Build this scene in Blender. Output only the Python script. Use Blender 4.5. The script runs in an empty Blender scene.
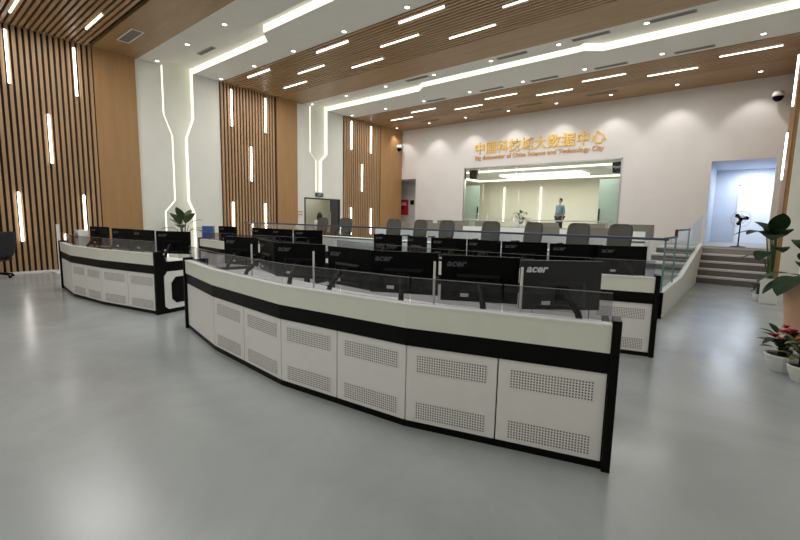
import bpy, bmesh, math, random
from mathutils import Vector, Matrix
random.seed(7)
C = bpy.context.scene.collection
PI = math.pi

# ------------------------------------------------------------------ materials
def srgb(r, g, b):
    f = lambda c: (c/12.92 if c <= .04045 else ((c+.055)/1.055)**2.4)
    return (f(r/255), f(g/255), f(b/255), 1)

def new_mat(name):
    m = bpy.data.materials.new(name); m.use_nodes = True
    nt = m.node_tree
    return m, nt, nt.nodes['Principled BSDF']

def mat(name, col, rough=.5, metal=0, noise=.04, scale=8, emit=None, estr=0, spec=.5):
    m, nt, b = new_mat(name)
    c = srgb(*col)
    if noise:
        tc = nt.nodes.new('ShaderNodeTexCoord'); n = nt.nodes.new('ShaderNodeTexNoise')
        n.inputs['Scale'].default_value = scale; n.inputs['Detail'].default_value = 4
        r = nt.nodes.new('ShaderNodeValToRGB')
        lo = [x*(1-noise) for x in c[:3]]+[1]; hi = [min(1, x*(1+noise)) for x in c[:3]]+[1]
        r.color_ramp.elements[0].color = lo; r.color_ramp.elements[1].color = hi
        r.color_ramp.elements[0].position = .3; r.color_ramp.elements[1].position = .7
        nt.links.new(tc.outputs['Object'], n.inputs['Vector'])
        nt.links.new(n.outputs['Fac'], r.inputs['Fac']); nt.links.new(r.outputs['Color'], b.inputs['Base Color'])
    else:
        b.inputs['Base Color'].default_value = c
    b.inputs['Roughness'].default_value = rough; b.inputs['Metallic'].default_value = metal
    b.inputs['Specular IOR Level'].default_value = spec
    if emit:
        b.inputs['Emission Color'].default_value = srgb(*emit); b.inputs['Emission Strength'].default_value = estr
    return m

def wood(name, a, b_, stretch, rough=.5):
    m, nt, b = new_mat(name)
    tc = nt.nodes.new('ShaderNodeTexCoord'); mp = nt.nodes.new('ShaderNodeMapping')
    mp.inputs['Scale'].default_value = stretch
    n = nt.nodes.new('ShaderNodeTexNoise'); n.inputs['Scale'].default_value = 3; n.inputs['Detail'].default_value = 6
    n.inputs['Roughness'].default_value = .6
    r = nt.nodes.new('ShaderNodeValToRGB')
    r.color_ramp.elements[0].color = srgb(*a); r.color_ramp.elements[1].color = srgb(*b_)
    r.color_ramp.elements[0].position = .3; r.color_ramp.elements[1].position = .72
    nt.links.new(tc.outputs['Object'], mp.inputs['Vector']); nt.links.new(mp.outputs['Vector'], n.inputs['Vector'])
    nt.links.new(n.outputs['Fac'], r.inputs['Fac']); nt.links.new(r.outputs['Color'], b.inputs['Base Color'])
    b.inputs['Roughness'].default_value = rough
    return m

def emis(name, col, s):
    m = bpy.data.materials.new(name); m.use_nodes = True; nt = m.node_tree
    nt.nodes.remove(nt.nodes['Principled BSDF'])
    e = nt.nodes.new('ShaderNodeEmission'); e.inputs['Color'].default_value = srgb(*col); e.inputs['Strength'].default_value = s
    nt.links.new(e.outputs[0], nt.nodes['Material Output'].inputs[0])
    return m

def glass(name, tint, base=.04, top=.5, rough=.02):
    m = bpy.data.materials.new(name); m.use_nodes = True; nt = m.node_tree
    nt.nodes.remove(nt.nodes['Principled BSDF'])
    t = nt.nodes.new('ShaderNodeBsdfTransparent'); t.inputs['Color'].default_value = tint
    g = nt.nodes.new('ShaderNodeBsdfGlossy'); g.inputs['Roughness'].default_value = rough
    lw = nt.nodes.new('ShaderNodeLayerWeight'); lw.inputs['Blend'].default_value = .25
    mr = nt.nodes.new('ShaderNodeMapRange'); mr.inputs['To Min'].default_value = base; mr.inputs['To Max'].default_value = top
    mx = nt.nodes.new('ShaderNodeMixShader')
    nt.links.new(lw.outputs['Fresnel'], mr.inputs['Value']); nt.links.new(mr.outputs[0], mx.inputs[0])
    nt.links.new(t.outputs[0], mx.inputs[1]); nt.links.new(g.outputs[0], mx.inputs[2])
    nt.links.new(mx.outputs[0], nt.nodes['Material Output'].inputs[0])
    return m

def floor_mat():
    m, nt, b = new_mat('polished_grey_epoxy')
    tc = nt.nodes.new('ShaderNodeTexCoord')
    n1 = nt.nodes.new('ShaderNodeTexNoise'); n1.inputs['Scale'].default_value = .55; n1.inputs['Detail'].default_value = 8; n1.inputs['Roughness'].default_value = .65
    n1.inputs['Distortion'].default_value = .6
    r = nt.nodes.new('ShaderNodeValToRGB')
    r.color_ramp.elements[0].color = srgb(151, 156, 157); r.color_ramp.elements[1].color = srgb(174, 179, 180)
    r.color_ramp.elements[0].position = .3; r.color_ramp.elements[1].position = .7
    n2 = nt.nodes.new('ShaderNodeTexNoise'); n2.inputs['Scale'].default_value = 2.2; n2.inputs['Detail'].default_value = 5
    mr = nt.nodes.new('ShaderNodeMapRange'); mr.inputs['To Min'].default_value = .13; mr.inputs['To Max'].default_value = .3
    bp = nt.nodes.new('ShaderNodeBump'); bp.inputs['Strength'].default_value = .04; bp.inputs['Distance'].default_value = .02
    for n in (n1, n2): nt.links.new(tc.outputs['Object'], n.inputs['Vector'])
    nt.links.new(n1.outputs['Fac'], r.inputs['Fac']); nt.links.new(r.outputs['Color'], b.inputs['Base Color'])
    nt.links.new(n2.outputs['Fac'], mr.inputs['Value']); nt.links.new(mr.outputs[0], b.inputs['Roughness'])
    nt.links.new(n2.outputs['Fac'], bp.inputs['Height']); nt.links.new(bp.outputs[0], b.inputs['Normal'])
    b.inputs['Specular IOR Level'].default_value = .5
    return m

def perforated():
    m, nt, b = new_mat('perforated_white_steel')
    uv = nt.nodes.new('ShaderNodeUVMap'); uv.uv_map = 'UVMap'
    sc = nt.nodes.new('ShaderNodeVectorMath'); sc.operation = 'SCALE'; sc.inputs['Scale'].default_value = 1/.0195
    fr = nt.nodes.new('ShaderNodeVectorMath'); fr.operation = 'FRACTION'
    sb = nt.nodes.new('ShaderNodeVectorMath'); sb.operation = 'SUBTRACT'; sb.inputs[1].default_value = (.5, .5, 0)
    ln = nt.nodes.new('ShaderNodeVectorMath'); ln.operation = 'LENGTH'
    lt = nt.nodes.new('ShaderNodeMath'); lt.operation = 'LESS_THAN'; lt.inputs[1].default_value = .3
    mx = nt.nodes.new('ShaderNodeMix'); mx.data_type = 'RGBA'
    mx.inputs['A'].default_value = srgb(240, 237, 234); mx.inputs['B'].default_value = srgb(70, 67, 64)
    L = nt.links.new
    L(uv.outputs[0], sc.inputs[0]); L(sc.outputs[0], fr.inputs[0]); L(fr.outputs[0], sb.inputs[0]); L(sb.outputs[0], ln.inputs[0])
    L(ln.outputs['Value'], lt.inputs[0]); L(lt.outputs[0], mx.inputs['Factor']); L(mx.outputs['Result'], b.inputs['Base Color'])
    b.inputs['Roughness'].default_value = .5
    return m

M = dict(
    floor=floor_mat(), perf=perforated(),
    white=mat('white_wall_paint', (228, 228, 219), .7, noise=.02, scale=2),
    ceil=mat('white_ceiling_paint', (224, 222, 214), .75, noise=.02, scale=2),
    backwall=mat('warm_white_paint', (214, 209, 204), .7, noise=.02, scale=2),
    wood=wood('oak_wall_panel', (159, 121, 78), (171, 132, 88), (1, 2.2, .25)),
    woodslat=wood('oak_slats', (158, 125, 90), (182, 148, 111), (2, 3, .2)),
    woodceil=wood('oak_ceiling_panel', (150, 119, 82), (168, 135, 96), (.3, 2.2, 1), .42),
    woodslatc=wood('oak_ceiling_slats', (160, 128, 93), (188, 155, 117), (.25, 3, 2), .42),
    dark=mat('dark_brown_backing', (46, 28, 22), .8),
    led=emis('led_white', (255, 252, 250), 7.0),
    ledw=emis('led_warm', (255, 248, 222), 2.6), ledm=emis('led_panel', (255, 251, 240), 2.2),
    cove=emis('cove_glow', (255, 251, 228), 1.5),
    coves=emis('cove_glow_soft', (255, 250, 225), .5),
    ledb=emis('led_ceiling_bar', (255, 249, 234), 4.0), potwh=mat('bright_white_laminate', (248, 250, 248), .4, noise=.01), taupe=mat('taupe_plastic', (128, 123, 112), .6), dl=emis('downlight_glow', (255, 250, 238), 9.0),
    trimw=mat('white_trim', (225, 224, 220), .45, noise=.01),
    consw=mat('console_white_lower', (243, 240, 238), .42, noise=.015),
    consu=mat('console_white_upper', (236, 237, 225), .42, noise=.015),
    consedge=mat('console_edge_white', (238, 238, 234), .35, noise=.01),
    black=mat('satin_black', (7, 6, 6), .4, noise=.05, spec=.14),
    gblack_glare=mat('black_plastic_glare', (40, 40, 44), .35, noise=.05, spec=.3),  # black casing with glare painted in as a lighter grey
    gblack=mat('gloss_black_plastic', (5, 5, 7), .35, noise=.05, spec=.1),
    screen=mat('dark_screen', (8, 9, 14), .12, noise=0),
    grey=mat('grey_plastic', (120, 120, 118), .5),
    lgrey=mat('pale_grey_plastic', (158, 156, 148), .55),
    chrome=mat('brushed_steel', (190, 190, 192), .28, 1, noise=.03, scale=20),
    rail=mat('blue_grey_steel', (82, 88, 112), .35, .6),
    logo=mat('silver_lettering', (188, 190, 196), .4, noise=0, emit=(190, 190, 195), estr=.12),
    logod=mat('dull_lettering', (72, 74, 80), .4, noise=0),
    glass=glass('clear_glass', (.94, .965, .97, 1), .025, .35),
    glassd=glass('desk_screen_glass', (.80, .80, .83, 1), .025, .3),
    glassg=glass('green_glass', (.62, .78, .72, 1), .06, .5),
    glassw=glass('window_glass', (.93, .95, .94, 1), .035, .35),
    gedge=mat('glass_edge_teal', (110, 150, 150), .25),
    chairf=mat('dark_mesh_fabric', (84, 82, 76), .8, noise=.12, scale=60),
    chairb=mat('black_mesh_fabric', (24, 24, 28), .75, noise=.12, scale=60),
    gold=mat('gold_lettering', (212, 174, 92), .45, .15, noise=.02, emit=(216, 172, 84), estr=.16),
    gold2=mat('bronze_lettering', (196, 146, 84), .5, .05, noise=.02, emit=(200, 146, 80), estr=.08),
    stepd=mat('dark_grey_riser', (104, 99, 97), .6),
    stepl=mat('pale_step_edge', (205, 202, 200), .5),
    tread=mat('grey_tread', (150, 148, 146), .55),
    red=mat('red_print', (190, 36, 48), .5), redfl=mat('red_flower', (178, 42, 66), .5, noise=.15, scale=30),
    orfl=mat('orange_flower', (214, 120, 62), .5, noise=.15, scale=30),
    leafd=mat('dark_green_leaf', (30, 52, 27), .65, spec=.2, noise=.25, scale=10),
    leafm=mat('mid_green_leaf', (78, 98, 58), .45, noise=.2, scale=10),
    leafo=mat('olive_leaf', (92, 94, 48), .45, noise=.2, scale=10),
    soil=mat('dark_soil', (48, 36, 28), .9, noise=.3, scale=40),
    potw=mat('white_ceramic', (222, 222, 218), .35, noise=.02),
    potp=mat('peach_ceramic', (206, 166, 138), .45, noise=.04),
    skin=mat('skin', (205, 160, 132), .55), hair=mat('black_hair', (16, 13, 14), .55),
    shirt=mat('blue_shirt', (126, 158, 176), .8), trous=mat('dark_trousers', (40, 44, 56), .8),
    blouse=mat('white_blouse', (214, 212, 206), .8),
    cream=mat('cream_booth_wall', (216, 212, 196), .7, noise=.02),
    hall=mat('pale_blue_wall', (186, 194, 208), .7, noise=.02),
    door=mat('white_door', (232, 238, 246), .5, noise=.01),
    frame=mat('dark_door_frame', (44, 42, 42), .4),
    mint=mat('frosted_green', (160, 178, 168), .35, noise=.03),
    blue=mat('blue_card', (44, 92, 190), .5), paper=mat('white_paper', (226, 220, 220), .7),
    exit=mat('green_exit_face', (40, 92, 70), .5), key=mat('black_keyboard', (28, 28, 30), .5, noise=.3, scale=90),
    ventd=mat('dark_louvre', (132, 130, 126), .6), darkdoor=mat('dark_tinted_leaf', (52, 52, 50), .3),
)

# ------------------------------------------------------------------ mesh helpers
def B(): return bmesh.new()
def box(bm, c, s, rz=0, mi=0):
    m = Matrix.Translation(c) @ Matrix.Rotation(rz, 4, 'Z') @ Matrix.Diagonal((s[0], s[1], s[2], 1))
    r = bmesh.ops.create_cube(bm, size=1, matrix=m)
    if mi:
        for f in {f for v in r['verts'] for f in v.link_faces}: f.material_index = mi
def bx(bm, a, b, mi=0): box(bm, [(a[i]+b[i])/2 for i in range(3)], [abs(b[i]-a[i]) for i in range(3)], 0, mi)
def face(bm, pts, mi=0):
    f = bm.faces.new([bm.verts.new(p) for p in pts]); f.material_index = mi; return f
def prism(bm, poly, axis, a0, a1, mi=0):
    """closed outline (list of 2D points) pushed along an axis; axis 'x': pts are (y,z); 'y': (x,z); 'z': (x,y)"""
    def p3(p, a): return {'x': (a, p[0], p[1]), 'y': (p[0], a, p[1]), 'z': (p[0], p[1], a)}[axis]
    lo = [bm.verts.new(p3(p, a0)) for p in poly]; hi = [bm.verts.new(p3(p, a1)) for p in poly]
    fs = [bm.faces.new(lo), bm.faces.new(hi[::-1])]
    n = len(poly)
    for i in range(n): fs.append(bm.faces.new((lo[i], hi[i], hi[(i+1) % n], lo[(i+1) % n])))
    for f in fs: f.material_index = mi
def tube(bm, pts, r, n=8, mi=0):
    pts = [Vector(p) for p in pts]; rings = []
    for i, p in enumerate(pts):
        d = (pts[min(i+1, len(pts)-1)]-pts[max(i-1, 0)]).normalized()
        u = d.orthogonal().normalized() if i == 0 else (u - d*u.dot(d)).normalized()
        w = d.cross(u); rr = r[i] if isinstance(r, (list, tuple)) else r
        rings.append([bm.verts.new(p+(u*math.cos(2*PI*k/n)+w*math.sin(2*PI*k/n))*rr) for k in range(n)])
    for a, b in zip(rings, rings[1:]):
        for k in range(n): bm.faces.new((a[k], a[(k+1) % n], b[(k+1) % n], b[k])).material_index = mi
    bm.faces.new(rings[0][::-1]).material_index = mi; bm.faces.new(rings[-1]).material_index = mi
def lathe(bm, prof, c=(0, 0, 0), n=28, mi=0, ribs=0):
    rings = []
    for r, z in prof:
        ring = []
        for k in range(n):
            q = r*(1+(.02 if ribs and k % 2 else 0))
            ring.append(bm.verts.new((c[0]+q*math.cos(2*PI*k/n), c[1]+q*math.sin(2*PI*k/n), c[2]+z)))
        rings.append(ring)
    for a, b in zip(rings, rings[1:]):
        for k in range(n): bm.faces.new((a[k], a[(k+1) % n], b[(k+1) % n], b[k])).material_index = mi
    bm.faces.new(rings[0][::-1]).material_index = mi; bm.faces.new(rings[-1]).material_index = mi
def ball(bm, c, s, mi=0, seg=14):
    m = Matrix.Translation(c) @ Matrix.Diagonal((s[0], s[1], s[2], 1))
    r = bmesh.ops.create_uvsphere(bm, u_segments=seg, v_segments=max(6, seg*2//3), radius=1, matrix=m)
    for f in {f for v in r['verts'] for f in v.link_faces}: f.material_index = mi; f.smooth = True

def obj(name, bm, m, parent=None, smooth=False, bevel=0, recalc=True):
    if recalc: bmesh.ops.recalc_face_normals(bm, faces=bm.faces)
    me = bpy.data.meshes.new(name); bm.to_mesh(me); bm.free()
    for x in (m if isinstance(m, (list, tuple)) else [m]): me.materials.append(x)
    o = bpy.data.objects.new(name, me); C.objects.link(o)
    if smooth:
        for p in me.polygons: p.use_smooth = True
    if bevel:
        md = o.modifiers.new('edge', 'BEVEL'); md.width = bevel; md.segments = 2; md.limit_method = 'ANGLE'
    if parent: o.parent = parent
    return o
def tag(o, label, cat, group=None, kind=None):
    if label: o['label'] = label
    if cat: o['category'] = cat
    if group: o['group'] = group
    if kind: o['kind'] = kind
    return o
def thing(name, label, cat, loc=(0, 0, 0), rz=0, group=None):
    o = bpy.data.objects.new(name, None); C.objects.link(o); o.empty_display_size = .1
    o.location = loc; o.rotation_euler = (0, 0, rz); return tag(o, label, cat, group)
def struct(name, bm, m, label=None, cat=None, **k):
    o = obj(name, bm, m, **k); o['kind'] = 'structure'
    if label: o['label'] = label
    if cat: o['category'] = cat
    return o
def dup(root, loc, rz, label, group=None):
    r = root.copy(); C.objects.link(r); r.location = loc; r.rotation_euler = (0, 0, rz); r['label'] = label
    if group: r['group'] = group
    for ch in list(root.children):
        c = ch.copy(); C.objects.link(c); c.parent = r
        for g in ch.children:
            d = g.copy(); C.objects.link(d); d.parent = c
    return r
def text(name, s, size, m, parent, loc, rot, depth=.01, shear=0, bold=0, width=None, space=1.0):
    cu = bpy.data.curves.new(name, 'FONT'); cu.body = s; cu.size = size; cu.extrude = depth; cu.shear = shear
    cu.offset = bold; cu.space_character = space; cu.align_x = 'CENTER'; cu.resolution_u = 3
    o = bpy.data.objects.new(name+'_c', cu); C.objects.link(o)
    bpy.context.view_layer.update()
    me = bpy.data.meshes.new_from_object(o.evaluated_get(bpy.context.evaluated_depsgraph_get()))
    bpy.data.objects.remove(o); bpy.data.curves.remove(cu)
    if width and len(me.vertices):
        xs = [v.co.x for v in me.vertices]; k = width/(max(xs)-min(xs)); cx = (max(xs)+min(xs))/2
        for v in me.vertices: v.co.x = (v.co.x-cx)*k
    me.materials.clear(); me.materials.append(m)
    o = bpy.data.objects.new(name, me); C.objects.link(o); o.location = loc; o.rotation_euler = rot
    if parent: o.parent = parent
    return o
ORD = ['first', 'second', 'third', 'fourth', 'fifth', 'sixth', 'seventh', 'eighth', 'ninth', 'tenth']

# ------------------------------------------------------------------ room numbers
XL, XR, YB, YF, H = -14.8, 1.05, 17.9, -4.0, 6.3
WOOD_C = [(1.6, 4.05, 5.19), (7.85, 10.1, 11.35), (14.3, 16.3, 17.9)]     # slats from, slats to, flat to
WOOD_W = [(-1.0, 4.05, 5.12), (7.78, 10.08, 11.05), (13.68, 16.2, 17.9)]

# floor
b = B(); bx(b, (XL-.4, YF-.2, -.1), (XR+.4, 18.1, 0)); struct('floor', b, M['floor'])

# ceiling: white parts with recessed troughs
b = B()
bx(b, (XL-.5, YF, H), (XR+.4, 1.6, H+.1))
def trough(b, ya, yb, prof, depth=.2):
    """prof: list of (x, near, far)"""
    near = [(p[0], p[1]) for p in prof]; far = [(p[0], p[2]) for p in prof]
    for z0, z1 in ((H, H+.04),):
        prism(b, [(prof[0][0], ya)]+[(prof[-1][0], ya)]+near[::-1], 'z', z0, z1)
        prism(b, far+[(prof[-1][0], yb), (prof[0][0], yb)], 'z', z0, z1)
    bx(b, (prof[0][0], ya, H+depth), (prof[-1][0], yb, H+depth+.05))
    for q, mi in ((near, 2), (far, 1)):
        for p0, p1 in zip(q, q[1:]):
            face(b, [(p0[0], p0[1], H+.005), (p1[0], p1[1], H+.005), (p1[0], p1[1], H+depth), (p0[0], p0[1], H+depth)], mi)
T1 = [(XL-.35, 5.88, 6.9), (-10.45, 5.88, 6.9), (-10.05, 6.15, 6.52), (-4.4, 6.15, 6.52), (-4.0, 5.88, 6.9), (XR+.1, 5.88, 6.9)]
T2 = [(XL-.35, 11.75, 12.78), (-9.75, 11.75, 12.78), (-9.4, 12.05, 12.48), (-3.9, 12.05, 12.48), (-3.5, 11.75, 12.78), (XR+.1, 11.75, 12.78)]
trough(b, 5.19, 7.85, T1); trough(b, 11.35, 14.3, T2)
struct('ceiling', b, [M['ceil'], M['cove'], M['coves']], recalc=False)
for i, (a, s, f) in enumerate(WOOD_C):
    b = B(); bx(b, (XL-.1, a, H+.09), (XR+.1, s, H+.14), 1)
    n = int((s-a)/.123)
    for k in range(n):
        y = a+.03+k*.123; bx(b, (XL, y, H-.02), (XR, y+.068, H+.09))
    struct('ceiling_slats', b, [M['woodslatc'], M['dark']], 'oak slat ceiling strip', 'ceiling')
    b = B(); bx(b, (XL-.1, s, H-.012), (XR+.1, f, H+.1)); struct('ceiling_panel', b, M['woodceil'], 'flat oak ceiling strip', 'ceiling')

# left wall: base, oak bands, white bays with lit recesses
b = B()
N1 = [(H+.3, 5.88, 6.88), (4.85, 5.88, 6.88), (4.2, 6.12, 6.64), (2.1, 6.12, 6.64), (1.72, 5.81, 6.81), (0, 5.81, 6.81)]
N2 = [(H+.3, 11.75, 12.74), (4.42, 11.75, 12.74), (4.1, 12.06, 12.42), (2.75, 12.06, 12.42)]
def niche(b, ya, yb, prof, zend, depth=.2):
    lo = [(p[1], p[0]) for p in prof]; hi = [(p[2], p[0]) for p in prof]
    prism(b, [(ya, H+.3)]+lo+([(ya, prof[-1][0])]), 'x', XL, XL-.03)
    prism(b, hi+[(yb, prof[-1][0]), (yb, H+.3)], 'x', XL, XL-.03)
    if zend < prof[-1][0]: pass
    bx(b, (XL-depth-.05, ya, prof[-1][0]-.3), (XL-depth, yb, H+.3))
    for q, mi in ((lo, 2), (hi, 1)):
        for p0, p1 in zip(q, q[1:]):
            face(b, [(XL-.004, p0[0], p0[1]), (XL-.004, p1[0], p1[1]), (XL-depth, p1[0], p1[1]), (XL-depth, p0[0], p0[1])], mi)
    for p0, p1 in zip(lo, lo[1:]):      # light tape along the near edge, on the back of the recess
        face(b, [(XL-depth+.004, p0[0], p0[1]), (XL-depth+.004, p0[0]*1.0135+.05, p0[1]), (XL-depth+.004, p1[0]*1.0135+.05, p1[1]), (XL-depth+.004, p1[0], p1[1])], 1)
    z = prof[-1][0]
    if z > .1: face(b, [(XL, prof[-1][1], z), (XL, prof[-1][2], z), (XL-depth, prof[-1][2], z), (XL-depth, prof[-1][1], z)], 0)
niche(b, 5.12, 7.78, N1, 0)
niche(b, 11.05, 13.68, N2, 2.75)
# wall below the second recess, round the doorway (y 11.42-13.5, up to z 2.48)
DY0, DY1, DZ = 11.45, 13.5, 2.48
bx(b, (XL-.03, 11.05, 0), (XL, DY0, 2.75)); bx(b, (XL-.03, DY1, 0), (XL, 13.68, 2.75)); bx(b, (XL-.03, DY0, DZ), (XL, DY1, 2.75))
for y0, y1 in ((YF, -1.0), (-1.0, 5.12), (7.78, 11.05), (13.68, YB)): bx(b, (XL-.1, y0, 0), (XL-.01, y1, H+.2))
struct('wall_left', b, [M['white'], M['cove'], M['coves']], recalc=False)
for i, (a, s, f) in enumerate(WOOD_W):
    b = B(); z0 = 0 if i == 0 else 0
    bx(b, (XL-.02, a, 0), (XL+.005, s, H-.02), 1)
    n = int((s-a)/.123)
    for k in range(n): y = a+.03+k*.123; bx(b, (XL, y, .03), (XL+.075, y+.068, H-.02))
    struct('trim_%d' % (i+1), b, [M['woodslat'], M['dark']], 'vertical oak slat wall cladding', 'wall cladding')
    b = B(); bx(b, (XL-.02, s, 0), (XL+.08, f, H-.012)); struct('trim_%d' % (i+4), b, M['wood'], 'flat oak wall panel', 'wall cladding')
b = B(); bx(b, (XL+.075, -1, 0), (XL+.1, 5.12, .05)); struct('baseboard_left', b, M['trimw'])

# back wall with three openings
WX0, WX1, WZ0, WZ1 = -10.82, -3.9, 1.35, 4.13
RX1, RZ = -13.75, 3.76
HX0, HX1, HZ = -1.16, .5, 3.8
b = B()
bx(b, (XL-.1, YB, WZ1), (XR, YB+.15, H+.1))
bx(b, (XL-.1, YB, RZ), (RX1, YB+.15, WZ1)); bx(b, (HX0, YB, HZ), (HX1, YB+.15, WZ1))
bx(b, (RX1, YB, 0), (WX0, YB+.15, WZ1)); bx(b, (WX1, YB, 0), (HX0, YB+.15, WZ1)); bx(b, (HX1, YB, 0), (XR, YB+.15, WZ1))
bx(b, (WX0, YB, 0), (WX1, YB+.15, WZ0))
bx(b, (XL-1.5, YB+1.0, .5), (RX1+.1, YB+1.1, RZ)); bx(b, (XL-1.6, YB, .5), (XL-1.5, YB+1.1, RZ)); bx(b, (XL-1.5, YB+.001, .5), (XL-.1, YB+.1, RZ)); bx(b, (XL-1.5, YB, .4), (RX1, YB+1.1, .5)); bx(b, (RX1, YB+.15, .5), (RX1+.1, YB+1.0, RZ)); bx(b, (XL-1.6, YB+.15, RZ), (RX1+.1, YB+1.1, RZ+.05))
struct('wall_back', b, M['backwall'])
# right wall
b = B(); bx(b, (XR, YF, 0), (XR+.1, YB+.2, H+.4)); bx(b, (.7, 14.2, 0), (XR, 14.3, H+.05)); struct('wall_right', b, M['white'])
b = B(); bx(b, (.66, 14.3, 0), (XR-.001, YB-.001, H-.02))
for k in range(20): y = 14.36+k*.123; bx(b, (.615, y, 0), (.66, y+.068, H-.02))
struct('trim_7', b, M['wood'], 'oak slat pilaster beside the stairs', 'wall cladding')
# wall behind the camera: pale wall
b = B(); bx(b, (XL-.4, YF-.1, 0), (XR+.4, YF, H+.4)); struct('wall_front', b, M['white'])

# raised platform, stairs, landing
PX1 = -1.13
b = B(); bx(b, (XL, 8.55, 0), (PX1, YB, .5)); struct('platform', b, M['floor'], 'raised platform floor', 'platform')
b = B()
SY, SR, SD = 14.75, .2, .29
for i in range(5):
    y = SY+i*SD
    bx(b, (-1.03, y, 0), (.66, 16.3, SR*(i+1)-.03), 0); bx(b, (-1.03, y-.02, SR*(i+1)-.045), (.66, 16.3, SR*(i+1)), 1)
struct('staircase', b, [M['stepd'], M['stepl']], 'flight of five grey steps with pale nosings', 'stairs')
b = B()
for i in range(3):
    y = 12.6+i*.75
    bx(b, (-2.0, y, .5), (PX1, 15.9, .5+.17*(i+1)-.04), 0); bx(b, (-2.0, y-.02, .5+.17*(i+1)-.04), (PX1, 15.9, .5+.17*(i+1)), 1)
struct('platform_steps', b, [M['stepd'], M['stepl']], 'short grey steps on the platform behind the glass', 'stairs')
b = B(); bx(b, (-2.0, 15.9, .5), (.66, 21.2, 1.0)); struct('landing', b, M['tread'], 'landing at the top of the stairs', 'landing')

# low white wall of the platform, side stringer
b = B(); bx(b, (XL, 8.48, 0), (-1.03, 8.58, .47))
prism(b, [(8.48, 0), (8.48, .47), (11.2, .5), (15.6, 1.08), (16.0, 1.08), (16.0, 0)], 'x', -1.13, -1.03)
struct('wall_platform', b, M['trimw'])

# hallway beyond the stairs
b = B()
bx(b, (HX0-.1, YB+.15, 1.0), (HX0, 21.2, HZ)); bx(b, (.66, YB+.15, 1.0), (.76, 21.2, HZ))
bx(b, (HX0-.1, 21.1, 1.0), (-.38, 21.2, HZ)); bx(b, (.6, 21.1, 1.0), (.7, 21.2, HZ)); bx(b, (-.38, 21.1, 3.18), (.6, 21.2, HZ))
bx(b, (HX0-.1, YB+.15, HZ), (XR, 21.2, HZ+.1))
struct('wall_hallway', b, M['hall'])
b = B(); bx(b, (-.38, 21.12, 1.0), (.6, 21.17, 3.18))
d = struct('door_1', b, M['door'])
b = B(); bx(b, (-.42, 21.06, 1.0), (-.36, 21.13, 3.22)); bx(b, (.58, 21.06, 1.0), (.64, 21.13, 3.22)); bx(b, (-.42, 21.06, 3.17), (.64, 21.13, 3.23))
obj('door_frame', b, M['trimw'], d)
b = B(); bx(b, (-.3, 21.03, 2.0), (-.27, 21.12, 2.05)); bx(b, (-.3, 21.03, 2.0), (-.16, 21.05, 2.04)); obj('door_handle', b, M['chrome'], d)

# ------------------------------------------------------------------ booth behind the window
BX0, BX1, BY1, BZ0, BZ1 = -15.2, -3.3, 25.4, 1.0, 4.13
b = B()
bx(b, (BX0, BY1, BZ0), (BX1, BY1+.1, BZ1)); bx(b, (BX0-.1, 19.1, BZ0), (BX0, BY1, BZ1)); bx(b, (BX0-.1, 19.1, BZ0), (-13.5, 19.2, BZ1)); bx(b, (-13.6, YB+.15, BZ0), (-13.5, 19.1, BZ1)); bx(b, (BX1, YB+.15, BZ0), (BX1+.1, BY1, BZ1))
struct('wall_booth', b, M['cream'])
b = B(); bx(b, (-13.6, YB+.15, BZ0-.1), (BX1+.1, 19.2, BZ0)); bx(b, (BX0-.1, 19.2, BZ0-.1), (BX1+.1, BY1+.1, BZ0)); struct('floor_booth', b, M['tread'])
b = B(); bx(b, (-13.6, YB+.15, BZ1), (BX1+.1, 19.2, BZ1+.1)); bx(b, (BX0-.1, 19.2, BZ1), (BX1+.1, BY1+.1, BZ1+.1))
for x0, y0, x1, y1 in ((-13.6, 23.9, -4.0, 24.3), (-13.6, 19.6, -13.2, 24.3), (-13.6, 19.3, -4.0, 19.6)): bx(b, (x0, y0, BZ1-.05), (x1, y1, BZ1-.01), 1)
bx(b, (-10.6, 21.2, BZ1-.12), (-6.4, 21.35, BZ1-.02), 2); bx(b, (-10.6, 22.5, BZ1-.12), (-6.4, 22.65, BZ1-.02), 2)
for x in (-10.6, -6.55): bx(b, (x, 21.2, BZ1-.12), (x+.15, 22.65, BZ1-.02), 2)
struct('ceiling_booth', b, [M['white'], M['ledw'], M['ledm']])
# window: frame + panes
b = B()
bx(b, (WX0, YB-.02, WZ1-.05), (WX1, YB+.12, WZ1)); bx(b, (WX0, YB-.02, WZ0), (WX1, YB+.12, WZ0+.05))
for x in (WX0, WX1-.05): bx(b, (x, YB-.02, WZ0), (x+.05, YB+.12, WZ1))
w = struct('window_1', b, M['chrome'])
n = 3; dx = (WX1-WX0-.1)/n
for k in range(n):
    b = B(); bx(b, (WX0+.05+k*dx+.006, YB+.04, WZ0+.05), (WX0+.05+(k+1)*dx-.006, YB+.055, WZ1-.05)); obj('window_pane', b, M['glassw'], w)
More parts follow.
